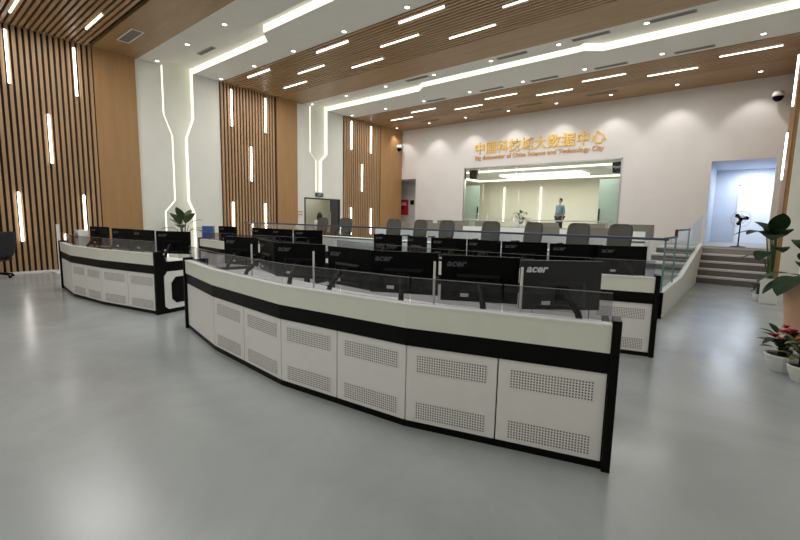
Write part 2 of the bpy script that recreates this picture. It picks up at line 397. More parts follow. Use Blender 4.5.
# booth furniture: green panels, light strips, plant, speakers, table
def solo(name, b, m, label, cat, group=None, **k): return tag(obj(name, b, m, **k), label, cat, group)
t = thing('glass_partition', 'pale green frosted panel at the left end inside the viewing room', 'partition', (-13.4, 22.4, BZ0))
b = B(); box(b, (0, 0, 1.35), (1.9, .05, 2.7)); obj('panel', b, M['mint'], t)
b = B(); box(b, (.9, -.05, 1.1), (.05, .08, .7)); obj('pull_handle', b, M['black'], t)
t = thing('glass_partition', 'pale green frosted panel at the right end inside the viewing room', 'partition', (-5.0, 22.6, BZ0))
b = B(); box(b, (0, 0, 1.4), (1.75, .05, 2.8)); obj('panel', b, M['mint'], t)
b = B(); box(b, (-.8, -.05, 1.0), (.05, .08, .7)); obj('pull_handle', b, M['black'], t)
for x, z, l in ((-9.9, 2.65, 'vertical strip light on the viewing room wall between plant and man'),
                (-12.3, 2.7, 'vertical strip light on the viewing room wall left of the green plant')):
    t = thing('strip_light', l, 'wall light', (x, 25.37, z), 0, 'strip lights in the viewing room')
    b = B(); box(b, (0, 0, 0), (.07, .05, 2.2)); obj('diffuser', b, M['ledw'], t)
    for q in (-1, 1): b = B(); box(b, (0, 0, q*1.11), (.12, .05, .03)); obj('end_cap', b, M['chrome'], t)
def speaker(x, y, z, label):
    t = thing('loudspeaker', label, 'speaker', (x, y, z), .3 if x < -8 else -.3)
    b = B(); prism(b, [(-.16, -.2), (.16, -.2), (.2, .2), (-.2, .2)], 'y', -.15, .15); obj('cabinet', b, M['black'], t, bevel=.01)
    b = B(); box(b, (0, -.155, 0), (.26, .01, .32)); obj('grille', b, M['chairb'], t)
    b = B(); tube(b, [(0, .15, .05), (0, .3, .05)], .02); obj('bracket', b, M['black'], t)
speaker(-10.55, 18.35, 3.85, 'small black loudspeaker at the upper left corner of the viewing window')
speaker(-4.12, 18.35, 3.82, 'small black loudspeaker at the upper right corner of the viewing window')
b = B()
bx(b, (-11.6, 18.75, 1.68), (-4.4, 19.35, 1.73)); 
for x in (-11.4, -8, -4.6): bx(b, (x, 18.85, 1.0), (x+.06, 19.25, 1.68))
solo('meeting_table', b, M['trimw'], 'long white counter just inside the viewing window', 'table')

# ------------------------------------------------------------------ sign
s = thing('wall_sign', 'gold raised characters with small English line above the viewing window', 'sign', (-7.42, YB-.02, 4.45))
cs = '中国科技城大数据中心'; x0, x1 = -10.02+7.42, -4.82+7.42
for i, ch in enumerate(cs):
    o = text('character', ch, .56, M['gold'], s, (x0+(x1-x0)*i/9, 0, .33), (PI/2, 0, 0), .02, bold=.008)
text('english_line', 'Big datacenter of China Science and Technology City', .26, M['gold2'], s, (0, 0, .02), (PI/2, 0, 0), .012, width=5.65, bold=.003)

# ------------------------------------------------------------------ lights you can see
def ceiling_bar(name='ceiling_light'):
    t = thing(name, '', 'ceiling light')
    b = B(); box(b, (0, 0, -.022), (1.3, .036, .044)); obj('diffuser', b, M['ledb'], t, bevel=.006)
    for q in (-1, 1): b = B(); box(b, (q*.657, 0, -.022), (.014, .042, .05)); obj('end_cap', b, M['trimw'], t)
    return t
rows = [('near oak slat ceiling, first row', 2.22, [-13.25+.05]),
        ('near oak slat ceiling, second row', 3.6, [-12.8]),
        ('middle oak slats, near row', 8.13, [-12.85, -9.25, -6.22]),
        ('middle oak slats, centre row', 8.9, [-11.12, -7.5, -3.92]),
        ('middle oak slats, far row', 9.56, [-12.83, -9.3, -5.72]),
        ('far oak slats, near row', 14.97, [-11.2, -7.6, -4.03, -.4]),
        ('far oak slats, far row', 15.6, [-12.9, -9.35, -5.83, -2.24])]
proto = None
for nm, y, xs in rows:
    for k, x in enumerate(xs):
        lab = 'bar light in the %s' % nm + (', %s from the left wall' % ORD[k] if len(xs) > 1 else '')
        if proto is None: proto = ceiling_bar(); proto.location = (x, y, H-.0); proto['label'] = lab; proto['group'] = 'bar lights on the oak ceiling'
        else: dup(proto, (x, y, H-.0), 0, lab, 'bar lights on the oak ceiling')
# wall bars
t = thing('wall_light', '', 'wall light')
b = B(); box(b, (.015, 0, 0), (.04, .045, 1.28)); obj('diffuser', b, M['led'], t, bevel=.008)
for q in (-1, 1): b = B(); box(b, (.015, 0, q*.645), (.044, .05, .014)); obj('end_cap', b, M['trimw'], t)
wl = [('near', (2.23, 3.62, 2.96, 2.22, 3.62)), ('middle', (8.18, 9.56, 8.92, 8.15, 9.5)), ('far', (14.12, 15.44, 14.84, 14.12, 15.5))]
zz = (5.47, 5.47, 3.58, 1.49, 1.49); pos = ('top left', 'top right', 'centre', 'bottom left', 'bottom right'); first = True
for nm, ys in wl:
    for y, z, p in zip(ys, zz, pos):
        lab = 'vertical bar light on the %s oak slat wall, %s of its five' % (nm, p)
        if first: t.location = (XL+.085, y, z); t['label'] = lab; t['group'] = 'bar lights on the oak wall'; first = False
        else: dup(t, (XL+.085, y, z), 0, lab, 'bar lights on the oak wall')
for y, z, p in ((15.2, 5.4, 'upper'), (16.1, 3.6, 'lower')):
    dup(t, (.605, y, z), PI, 'vertical white bar light on the oak pilaster right of the stairs, %s one' % p, 'bar lights on the oak pilaster')
# downlights
def downlight():
    t = thing('downlight', '', 'downlight')
    b = B(); lathe(b, [(.075, 0), (.075, -.012), (.055, -.014), (.055, 0)], n=20); obj('trim_ring', b, M['trimw'], t)
    b = B(); lathe(b, [(.054, -.004), (.054, -.009)], n=20); obj('lens', b, M['dl'], t)
    return t
DX = [-14.45, -12.4, -10.38, -8.3, -6.27, -4.3, -2.27, -.15]
dlr = [('white ceiling before the first trough', 5.65, H), ('white ceiling past the first trough', 7.69, H), ('white ceiling before the second trough', 11.62, H),
       ('white ceiling past the second trough', 13.9, H), ('oak ceiling by the back wall', 17.1, H-.012)]
proto = downlight(); first = True
for nm, y, z in dlr:
    n = 0
    for x in DX:
        if y < 6 and x > -9: continue
        if y < 8 and x > -5.5: continue
        lab = 'round downlight in the %s, %s from the left wall' % (nm, ORD[n]); n += 1
        if first: proto.location = (x, y, z); proto['label'] = lab; proto['group'] = 'recessed ceiling downlights'; first = False
        else: dup(proto, (x, y, z), 0, lab, 'recessed ceiling downlights')
# air vents
def vent(L, W, fr, lv):
    t = thing('air_vent', '', 'air vent')
    b = B(); e = .03
    for s_ in (-1, 1): box(b, (0, s_*(W/2-e/2), -.008), (L, e, .016)); box(b, (s_*(L/2-e/2), 0, -.008), (e, W-2*e, .016))
    obj('vent_frame', b, fr, t)
    b = B(); box(b, (0, 0, -.003), (L-.04, W-.04, .004))
    for k in range(max(3, int(W/.04))): box(b, (0, -W/2+.03+k*.04, -.008), (L-.05, .012, .01))
    obj('louvres', b, lv, t); return t
v0 = vent(1.1, .3, M['trimw'], M['ventd']); v0.location = (-13.05, 4.46, H-.014); v0['label'] = 'white framed air vent in the near flat oak ceiling strip'
v1 = vent(.9, .15, M['lgrey'], M['ventd']); v1['group'] = 'slim grey ceiling vents'
v1.location = (-12.95, 6.45, H+.2); v1['label'] = 'slim grey air vent inside the first glowing ceiling trough'
dup(v1, (-8.97, 11.6, H), 0, 'slim grey air vent before the second trough, leftmost of its row', 'slim grey ceiling vents')
for x, l in ((-5.6, 'second'), (-3.5, 'third'), (-1.75, 'rightmost')):
    dup(v1, (x, 11.6, H), 0, 'slim grey air vent before the second trough, %s of its row' % l, 'slim grey ceiling vents')
for k, x in enumerate((-9.9, -7.5, -5.6, -3.6, -1.55)):
    dup(v1, (x, 14.05, H), 0, 'slim grey air vent beside the far oak slats, %s from the left wall' % ORD[k], 'slim grey ceiling vents')
v2 = vent(1.1, .22, M['lgrey'], M['woodceil']); v2['group'] = 'oak coloured ceiling vents'
for k, x in enumerate((-12.1, -8.9, -7.2, -4.5)):
    lab = 'oak coloured ceiling vent by the back wall, %s from the left' % ORD[k]
    if k == 0: v2.location = (x, 16.7, H-.014); v2['label'] = lab
    else: dup(v2, (x, 16.7, H-.014), 0, lab, 'oak coloured ceiling vents')

# ------------------------------------------------------------------ control consoles
def offs(pl, d):
    pl = [Vector(p) for p in pl]; ns = []; out = []
    for a, c in zip(pl, pl[1:]):
        t = (c-a).normalized(); ns.append(Vector((-t.y, t.x)))
    for i, p in enumerate(pl):
        if i == 0: n, k = ns[0], 1
        elif i == len(pl)-1: n, k = ns[-1], 1
        else: n = (ns[i-1]+ns[i]).normalized(); k = 1/n.dot(ns[i])
        out.append(p+n*d*k)
    return out
def sweep(bm, pl, d0, d1, z0, z1, mi=0):
    A, Bb = offs(pl, d0), offs(pl, d1)
    R = [[bm.verts.new((a.x, a.y, z0)), bm.verts.new((a.x, a.y, z1)), bm.verts.new((c.x, c.y, z1)), bm.verts.new((c.x, c.y, z0))] for a, c in zip(A, Bb)]
    for p, q in zip(R, R[1:]):
        for k in range(4): bm.faces.new((p[k], p[(k+1) % 4], q[(k+1) % 4], q[k])).material_index = mi
    bm.faces.new(R[0]).material_index = mi; bm.faces.new(R[-1][::-1]).material_index = mi
WT = .82
def console(label, pl, plain_first=True, origin=None):
    o0 = Vector(pl[0]); t = thing('control_console', label, 'desk', (o0.x, o0.y, 0), 0, 'curved white and black control consoles')
    P = [(p[0]-o0.x, p[1]-o0.y) for p in pl]
    b = B(); sweep(b, P, .0, .9, 0, .05); obj('plinth', b, M['black'], t)
    b = B(); sweep(b, P, -.012, .1, .67, .81); obj('black_band', b, M['black'], t)
    b = B(); sweep(b, P, -.016, .07, .81, .985); obj('upper_board', b, M['consu'], t)
    b = B(); sweep(b, P, -.022, .075, .985, 1.0); obj('top_ledge', b, M['consedge'], t)
    b = B(); sweep(b, P, .07, .95, WT-.03, WT); obj('worktop', b, M['lgrey'] if 0 else M['consedge'], t)
    b = B(); sweep(b, P, .9, .93, .05, WT-.03); obj('inner_panel', b, M['grey'], t)
    # access panels and perforated grilles
    for si, (a, c) in enumerate(zip(P, P[1:])):
        a, c = Vector(a), Vector(c); L = (c-a).length; u = (c-a)/L; n = Vector((-u.y, u.x)); ang = math.atan2(u.y, u.x)
        k = 1 if (si == 0 and plain_first) else 2
        for j in range(k):
            s0, s1 = L*j/k+.005, L*(j+1)/k-.005; m_ = a+u*(s0+s1)/2
            b = B(); box(b, (m_.x+n.x*.012, m_.y+n.y*.012, .362), (s1-s0, .024, .618), ang)
            pn = obj('access_panel', b, M['consw'], t, bevel=.003)
            if k == 1: continue
            for z0, z1 in ((.465, .6), (.085, .22)):
                g = B(); w = s1-s0; q0, q1 = s0+w*.12, s1-w*.1
                uvl = g.loops.layers.uv.new('UVMap')
                A_, B_ = a+u*q0-n*.004, a+u*q1-n*.004
                f = face(g, [(A_.x, A_.y, z0), (B_.x, B_.y, z0), (B_.x, B_.y, z1), (A_.x, A_.y, z1)])
                for lp, uvc in zip(f.loops, [(0, 0), (q1-q0, 0), (q1-q0, z1-z0), (0, z1-z0)]): lp[uvl].uv = uvc
                obj('vent_grille', g, M['perf'], pn, recalc=False)
    b = B(); sweep(b, P, .02, .08, .05, .67); obj('inner_frame', b, M['black'], t)
    # end panels
    for e in (0, 1):
        a, c = (Vector(P[0]), Vector(P[1])) if e == 0 else (Vector(P[-2]), Vector(P[-1]))
        u = (c-a).normalized(); n = Vector((-u.y, u.x)); ori = a if e == 0 else c; s_ = -1 if e == 0 else 1
        def slab(bm, poly, t0, t1):
            lo = [bm.verts.new((ori.x+n.x*d+u.x*s_*t0, ori.y+n.y*d+u.y*s_*t0, z)) for d, z in poly]
            hi = [bm.verts.new((ori.x+n.x*d+u.x*s_*t1, ori.y+n.y*d+u.y*s_*t1, z)) for d, z in poly]
            bm.faces.new(lo); bm.faces.new(hi[::-1])
            for i in range(len(poly)): j = (i+1) % len(poly); bm.faces.new((lo[i], hi[i], hi[j], lo[j]))
        b = B(); slab(b, [(-.035, 0), (-.035, 1.03), (.09, 1.04), (.16, .86), (.97, .86), (.97, 0)], 0, .055)
        ep = obj('end_panel', b, M['black'], t, bevel=.004)
        b = B(); slab(b, [(.1, .12), (.1, .62), (.16, .7), (.85, .7), (.92, .62), (.92, .12), (.86, .07), (.16, .07)], .055, .065)
        obj('end_plate', b, M['consedge'], ep)
        b = B(); slab(b, [(.22, .24), (.22, .5), (.3, .6), (.72, .6), (.8, .5), (.8, .24), (.72, .16), (.3, .16)], .064, .071)
        obj('end_inset', b, M['black'], ep)
    # glass screens
    A = offs(P, .045)
    for a, c in zip(A, A[1:]):
        L = (c-a).length; u = (c-a)/L; k = 2 if L > 1.3 else 1; ang = math.atan2(u.y, u.x)
        for j in range(k):
            m_ = a+u*L*(j+.5)/k
            b = B(); box(b, (m_.x, m_.y, 1.1), (L/k-.012, .008, .195), ang); g = obj('glass_screen', b, M['glassd'], t)
            b = B(); box(b, (m_.x, m_.y, 1.198), (L/k-.012, .009, .004), ang); obj('glass_edge', b, M['grey'], g)
    return t
MAIN = [(-6.17, 2.68), (-4.92, 2.44), (-3.4, 2.34), (-1.98, 2.51), (-.62, 2.93)]
LEFT = [(-11.38, 2.33), (-10.13, 2.22), (-8.86, 2.36), (-7.37, 2.71)]
R2 = [(x-.2, y+3.0) for x, y in MAIN]; L2 = [(x, y+3.0) for x, y in LEFT]
console('long curved console in front with perforated white panels, closest to the camera', MAIN)
console('shorter curved console on the left in front of the oak slat wall', LEFT)
console('curved console in the second row, mostly hidden behind the closest console', R2)
console('second row console on the left, seen behind the left front console', L2)

# monitor poles between the screens on the front console
t0 = thing('monitor_pole', 'slim pale pole at the middle of the front console, second from the left', 'pole', (-3.52, 2.84, WT), 0, 'slim pale poles on the front console')
b = B(); lathe(b, [(.05, 0), (.05, .012), (.011, .016), (.011, .46), (.009, .47)], n=16); obj('post', b, M['trimw'], t0)
b = B(); box(b, (0, .03, .3), (.05, .05, .06)); obj('clamp', b, M['black'], t0)
dup(t0, (-2.06, 2.98, WT), 0, 'slim pale pole left of the second screen from the right, front console', 'slim pale poles on the front console')
dup(t0, (-1.35, 3.17, WT), 0, 'slim pale pole left of the last screen on the front console', 'slim pale poles on the front console')
dup(t0, (-4.85, 2.92, WT), 0, 'slim pale pole beside the turned aside screen, leftmost on the front console', 'slim pale poles on the front console')

# ------------------------------------------------------------------ monitors on arms
def monitor(bright):
    t = thing('monitor', '', 'monitor')
    W, Hh = .66, .40; zc = 1.145-WT
    b = B()
    prism(b, [(-W/2, zc-Hh/2), (W/2, zc-Hh/2), (W/2, zc+Hh/2), (-W/2, zc+Hh/2)], 'y', .0, .022)
    # bulged rear
    p0 = [(-W/2+.1, zc-Hh/2+.03), (W/2-.1, zc-Hh/2+.03), (W/2-.13, zc+.04), (-W/2+.13, zc+.04)]
    p1 = [(-W/2+.15, zc-Hh/2+.05), (W/2-.15, zc-Hh/2+.05), (W/2-.16, zc+.015), (-W/2+.16, zc+.015)]
    v0 = [b.verts.new((x, .001, z)) for x, z in p0]; v1 = [b.verts.new((x, -.02, z)) for x, z in p1]
    for k in range(4): b.faces.new((v0[k], v0[(k+1) % 4], v1[(k+1) % 4], v1[k]))
    b.faces.new(v1)
    c = obj('casing', b, M['gblack_glare' if bright else 'gblack'], t, bevel=.004)
    text('logo', 'acer', .085, M['logo'] if bright else M['logod'], c, (-W/2+.135, -.0025, zc+Hh/2-.095), (PI/2, 0, 0), .001, shear=.25, bold=.0025, width=.175)
    b = B(); box(b, (0, .0235, zc+.006), (W-.02, .003, Hh-.035)); obj('screen', b, M['screen'], t)
    b = B(); box(b, (-.12, -.024, zc-.14), (.07, .004, .03)); obj('rating_sticker', b, M['paper'], c)
    b = B(); box(b, (0, -.03, zc-.06), (.11, .02, .11))
    tube(b, [(0, -.04, zc-.06), (0, -.09, zc-.06)], .022)
    tube(b, [(0, -.09, zc-.04), (.04, -.25, zc-.17), (.05, -.3, .06)], [.028, .024, .028], 10)
    a = obj('monitor_arm', b, M['black'], t)
    b = B(); lathe(b, [(.05, 0), (.05, .02), (.03, .03), (.03, .09)], (.05, -.3, 0), 16); obj('arm_base', b, M['chrome'], a)
    return t
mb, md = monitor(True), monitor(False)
used = set()
def put(proto, x, y, deg, label, group):
    if proto.name not in used:
        used.add(proto.name); proto.location = (x, y, WT); proto.rotation_euler = (0, 0, math.radians(deg)); proto['label'] = label; proto['group'] = group; return proto
    return dup(proto, (x, y, WT), math.radians(deg), label, group)
G1 = 'black screens on the front console'
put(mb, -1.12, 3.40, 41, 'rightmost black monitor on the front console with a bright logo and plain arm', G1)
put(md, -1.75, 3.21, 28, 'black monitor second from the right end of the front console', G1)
put(md, -2.47, 3.06, 26, 'black monitor third from the right end of the front console', G1)
put(md, -3.14, 2.97, -4, 'black monitor fourth from the right end of the front console', G1)
put(md, -3.95, 2.98, 21, 'black monitor fifth from the right end of the front console', G1)
put(md, -4.67, 3.02, -18, 'narrow looking monitor turned aside, second from the left on the front console', G1)
put(md, -5.56, 3.17, 12, 'leftmost black monitor on the front console, behind the glass corner', G1)
G2 = 'black screens on the second row console'
for k, (x, y, a) in enumerate([(-5.36, 6.12, 6), (-4.57, 6.01, -22), (-3.87, 5.97, 6), (-3.22, 5.98, -11), (-2.57, 6.06, 22), (-1.89, 6.2, 28), (-1.3, 6.39, 37)]):
    put(md, x, y, a, 'black second row monitor, %s' % (['leftmost of seven', 'second of seven and turned aside', 'third of seven', 'fourth of seven', 'third from the right end', 'second from the right end', 'at the right end before the platform steps'][k]), G2)
G3 = 'black screens on the left consoles'
for x, y, a, l in [(-10.78, 2.88, 15, 'black monitor at the left end of the left front console beside a white box'),
                   (-9.44, 2.9, 14, 'black monitor second from the left on the left front console'),
                   (-8.69, 3.01, 11, 'black monitor third from the left on the left front console'),
                   (-7.86, 3.2, 32, 'large looking black monitor at the right end of the left front console')]:
    put(md, x, y, a, l, G3)
for x, y, a, l in [(-11.0, 5.9, 14, 'black monitor beside the blue lit one on the left rear console'),
                   (-9.33, 5.91, 13, 'black monitor in the middle of the left rear console'),
                   (-8.65, 6.02, 10, 'black monitor right of the middle on the left rear console'),
                   (-7.88, 6.2, 45, 'black monitor at the right end of the left rear console')]:
    put(md, x, y, a, l, G3)
# ------------------------------------------------------------------ things lying on the consoles
def on_desk(fn, name, x, y, deg, label, cat, group=None):
    t = thing(name, label, cat, (x, y, WT), math.radians(deg), group); fn(t); return t
def pc_white(t):
    b = B(); box(b, (0, 0, .225), (.14, .2, .45)); obj('casing', b, M['trimw'], t, bevel=.008)
    b = B(); box(b, (0, -.102, .33), (.11, .004, .12)); obj('front_bay', b, M['lgrey'], t)
on_desk(pc_white, 'computer_tower', -10.96, 2.62, 10, 'white computer tower at the left end of the left front console', 'computer')
def pc_blue(t):
    b = B(); box(b, (0, 0, .36), (.34, .06, .34)); tube(b, [(0, .02, .01), (0, .02, .3)], .02); box(b, (0, .02, .06), (.08, .05, .12)); box(b, (0, .02, .008), (.26, .2, .016)); obj('casing', b, M['grey'], t, bevel=.006)
    b = B(); box(b, (0, -.032, .36), (.3, .004, .3)); obj('screen', b, mat('blue_lit_screen', (50, 84, 150), .3, emit=(40, 90, 190), estr=.12), t)
on_desk(pc_blue, 'small_screen', -11.15, 5.45, 30, 'small screen glowing blue on the left rear console', 'monitor')
def folder(t):
    b = B(); prism(b, [(-.16, .0), (.16, .0), (.16, .3), (-.02, .3)], 'y', -.03, .03); obj('cover', b, M['blue'], t, bevel=.004)
    b = B(); box(b, (.02, .0, .012), (.3, .05, .02)); obj('pages', b, M['paper'], t)
on_desk(folder, 'ring_binder', -10.45, 5.62, 20, 'blue binder standing before a black monitor on the left rear console', 'binder')
def papers(t):
    b = B()
    for k in range(5): box(b, (random.uniform(-.02, .02), random.uniform(-.02, .02), .004+k*.006), (.3, .21, .005), random.uniform(-.2, .2))
    obj('sheets', b, M['paper'], t)
for x, y, a, l in [(-4.35, 2.62, 10, 'loose stack of white papers left of the centre of the front console'), (-3.0, 2.66, 5, 'loose stack of white papers at the centre of the front console'),
                   (-5.2, 2.72, -12, 'loose stack of white papers near the left end of the front console'), (-1.3, 3.02, 20, 'loose stack of white papers near the right end of the front console')]:
    on_desk(papers, 'paper_stack', x, y, a, l, 'papers', 'papers on the front console')
def keyboard(t):
    b = B(); prism(b, [(-.07, .004), (.07, .004), (.07, .026), (-.07, .014)], 'x', -.22, .22); obj('case', b, M['black'], t, bevel=.004)
    b = B(); box(b, (0, 0, .0225), (.42, .12, .008)); obj('keys', b, M['key'], t)
for x, y, a, l in [(-9.6, 2.62, 8, 'black keyboard behind the glass near the middle of the left front console'), (-8.2, 2.85, 13, 'black keyboard near the right end of the left front console'),
                   (-3.75, 2.62, 2, 'black keyboard left of the middle of the front console'), (-1.75, 2.82, 17, 'black keyboard toward the right end of the front console')]:
    on_desk(keyboard, 'keyboard', x, y, a, l, 'keyboard', 'black keyboards on the consoles')
def phone(t):
    b = B(); prism(b, [(-.1, 0), (.1, 0), (.1, .07), (-.1, .03)], 'x', -.09, .09); obj('phone_body', b, M['grey'], t, bevel=.005)
    b = B(); box(b, (-.055, 0, .075), (.045, .19, .03)); obj('handset', b, M['black'], t, bevel=.008)
for x, y, a, l in [(-2.25, 2.76, 15, 'dark desk phone in front of the third monitor from the right, front console'), (-.98, 3.16, 20, 'dark desk phone under the rightmost monitor of the front console')]:
    on_desk(phone, 'desk_phone', x, y, a, l, 'telephone', 'desk phones on the front console')

# ------------------------------------------------------------------ glass rail round the platform
xs = [-14.6, -12.9, -11.2, -9.5, -7.8, -6.1, -4.4, -2.7, -1.08]
r = thing('glass_balustrade', 'glass balustrade with a blue grey top rail along the platform edge', 'balustrade', (XL, 8.53, .47))
for a, c in zip(xs, xs[1:]):
    b = B(); bx(b, (a-XL+.01, -.006, 0), (c-XL-.01, .006, .92)); obj('glass_panel', b, M['glass'], r)
b = B(); bx(b, (.2, -.03, .9), (-1.03-XL, .03, .945)); obj('top_rail', b, M['rail'], r, bevel=.006)
r = thing('glass_balustrade', 'glass balustrade beside the aisle, raised in steps toward the stairs', 'balustrade', (-1.08, 8.53, .47))
for y0, y1, z0, z1 in ((.02, 1.35, .0, .94), (1.37, 3.65, .03, 1.07), (3.67, 7.0, .35, 1.45)):
    b = B(); prism(b, [(y0, z0 if y0 < 3 else .06), (y1, z0 if y1 < 3 else (.05 if y1 < 4 else .52)), (y1, z1 if y1 < 4 else 1.5), (y0, z1 if y0 < 3 else 1.1)], 'x', -.006, .006); g = obj('glass_panel', b, M['glass'], r)
    b = B(); bx(b, (-.014, y0-.012, z0), (.014, y0+.012, z1 if y0 < 3 else 1.1)); obj('glass_edge', b, M['gedge'], g)
b = B(); bx(b, (-.025, 0, .92), (.025, 1.36, .955)); bx(b, (-.025, 1.36, 1.05), (.025, 3.66, 1.085)); bx(b, (-.025, 1.34, .92), (.025, 1.38, 1.085)); obj('top_rail', b, M['frame'], r)
# white desk directly behind the rail, and two counters with screens farther back
b = B(); bx(b, (-13.2, 8.72, .5), (-1.75, 8.78, 1.05)); bx(b, (-13.2, 8.72, 1.02), (-1.75, 9.15, 1.06))
for x in (-13.2, -9.4, -5.6, -1.8): bx(b, (x, 8.74, .5), (x+.05, 9.12, 1.03))
solo('long_desk', b, M['potwh'], 'long white desk directly behind the platform glass', 'desk')
for y, z, nm in ((10.35, 1.36, 'long white counter behind the row of dark chairs'), (12.5, 1.45, 'long white counter on the platform in front of the viewing window')):
    b = B(); bx(b, (-9.6, y, .5), (-2.05, y+.05, z)); bx(b, (-9.6, y, z-.3), (-2.05, y+.7, z-.26))
    for x in (-9.6, -5.8, -2.1): bx(b, (x, y+.02, .5), (x+.05, y+.68, z-.28))
    solo('long_desk', b, M['potwh'], nm, 'desk')
def small_monitor():
    t = thing('flat_screen', '', 'monitor')
    b = B(); prism(b, [(-.28, .1), (.28, .1), (.28, .44), (-.28, .44)], 'y', -.012, .012); obj('casing', b, M['taupe'], t, bevel=.006)
    b = B(); box(b, (0, .014, .27), (.53, .004, .31)); obj('screen', b, M['screen'], t)
    b = B(); box(b, (0, -.03, .14), (.05, .03, .26)); lathe(b, [(.11, 0), (.11, .015)], (0, -.02, 0), 16); obj('stand', b, M['grey'], t)
    return t
sm = small_monitor(); sm['group'] = 'pale screens on the platform counters'
SPOT = [(-8.75, 10.75, 1.10, 'lower row, leftmost'), (-7.55, 10.75, 1.10, 'lower row, second from the left'), (-6.75, 10.75, 1.10, 'lower row, third from the left'),
        (-3.95, 10.75, 1.10, 'lower row, third from the right'), (-2.95, 10.75, 1.10, 'lower row, second from the right'), (-2.42, 10.75, 1.08, 'lower row, rightmost'),
        (-9.35, 12.9, 1.22, 'upper row, leftmost'), (-8.55, 12.9, 1.22, 'upper row, second from the left'), (-7.85, 12.9, 1.22, 'upper row, third from the left'), (-7.0, 12.9, 1.24, 'upper row, fourth from the left'),
        (-4.72, 12.9, 1.24, 'upper row, third from the right'), (-3.4, 12.9, 1.24, 'upper row, second from the right'), (-2.2, 12.9, 1.24, 'upper row, rightmost')]
for k, (x, y, z, l) in enumerate(SPOT):
    lab = 'pale grey screen on the platform counters, ' + l
    zz_ = 1.10 if y < 11 else 1.19
    if k == 0: sm.location = (x, y, zz_); sm['label'] = lab
    else: dup(sm, (x, y, zz_), random.uniform(-.12, .25), lab, 'pale screens on the platform counters')

# ------------------------------------------------------------------ office chairs
def chair(fab, name='office_chair'):
    t = thing(name, '', 'chair')
    # backrest: rounded, slightly curved, local +y is behind
    b = B(); N = 9; rowsz = [(.50, .17), (.56, .21), (.70, .24), (.86, .245), (1.0, .24), (1.08, .225), (1.12, .19), (1.14, .12)]
    F, K = [], []
    for z, w in rowsz:
        yb = .2+.1*((z-.5)/.64)
        F.append([b.verts.new((w*(2*i/(N-1)-1), yb-.03*(1-(2*i/(N-1)-1)**2)*-1-.02, z)) for i in range(N)])
        K.append([b.verts.new((w*(2*i/(N-1)-1), yb-.03*(1-(2*i/(N-1)-1)**2)*-1+.03, z)) for i in range(N)])
    for G, flip in ((F, 0), (K, 1)):
        for p, q in zip(G, G[1:]):
            for i in range(N-1): b.faces.new((p[i], p[i+1], q[i+1], q[i]))
    for p, q, r_, s_ in zip(F, F[1:], K, K[1:]):
        b.faces.new((p[0], q[0], s_[0], r_[0])); b.faces.new((p[-1], q[-1], s_[-1], r_[-1]))
    for f_, k_ in ((F[0], K[0]), (F[-1], K[-1])):
        for i in range(N-1): b.faces.new((f_[i], f_[i+1], k_[i+1], k_[i]))
    obj('backrest', b, fab, t, smooth=True)
    b = B(); poly = [(-.23, -.2), (-.2, -.27), (.2, -.27), (.23, -.2), (.24, .15), (.19, .22), (-.19, .22), (-.24, .15)]
    prism(b, poly, 'z', .42, .5); obj('seat', b, fab, t, bevel=.02)
    for s_ in (-1, 1):
        b = B(); tube(b, [(s_*.22, .1, .44), (s_*.29, .1, .5), (s_*.29, .08, .66)], .016); box(b, (s_*.29, -.02, .675), (.055, .27, .03)); obj('armrest', b, M['black'], t, bevel=.005)
    b = B(); tube(b, [(0, 0, .1), (0, 0, .42)], .028); tube(b, [(0, .1, .42), (0, .27, .5), (0, .25, .62)], .022)
    for k in range(5):
        a = k*2*PI/5+.3; tube(b, [(0, 0, .11), (.3*math.cos(a), .3*math.sin(a), .075)], [.03, .018])
    bs = obj('base', b, M['black'], t)
    for k in range(5):
        a = k*2*PI/5+.3; b = B(); lathe(b, [(.03, -.02), (.03, .02)], (0, 0, 0), 12)
        bmesh.ops.rotate(b, verts=b.verts, matrix=Matrix.Rotation(PI/2, 3, 'X')); bmesh.ops.translate(b, verts=b.verts, vec=(.3*math.cos(a), .3*math.sin(a), .032)); obj('caster', b, M['black'], bs)
    return t
ch = chair(M['chairf']); G4 = 'dark chairs behind the platform glass'
CX = [-12.0+.35, -10.4, -8.3, -7.36, -6.44, -5.06, -4.02, -2.93, -2.12]
CL = ['beside the seated woman', 'in front of the far oak wall', 'below the red poster', 'fourth from the left end', 'fifth from the left end', 'below the left end of the viewing window', 'third from the right end', 'just right of the standing man', 'at the right end next to the stairs']
for k, x in enumerate(CX):
    lab = 'dark office chair behind the platform glass, ' + CL[k]
    a = random.uniform(-.25, .25)
    if k == 0: ch.location = (x, 9.55, .5); ch.rotation_euler = (0, 0, a); ch['label'] = lab; ch['group'] = G4
    else: dup(ch, (x, 9.55, .5), a, lab, G4)
bc = chair(M['chairb']); bc.location = (-14.1, 1.62, 0); bc.rotation_euler = (0, 0, -.9); bc['label'] = 'black office chair standing against the oak slat wall, cut by the frame'

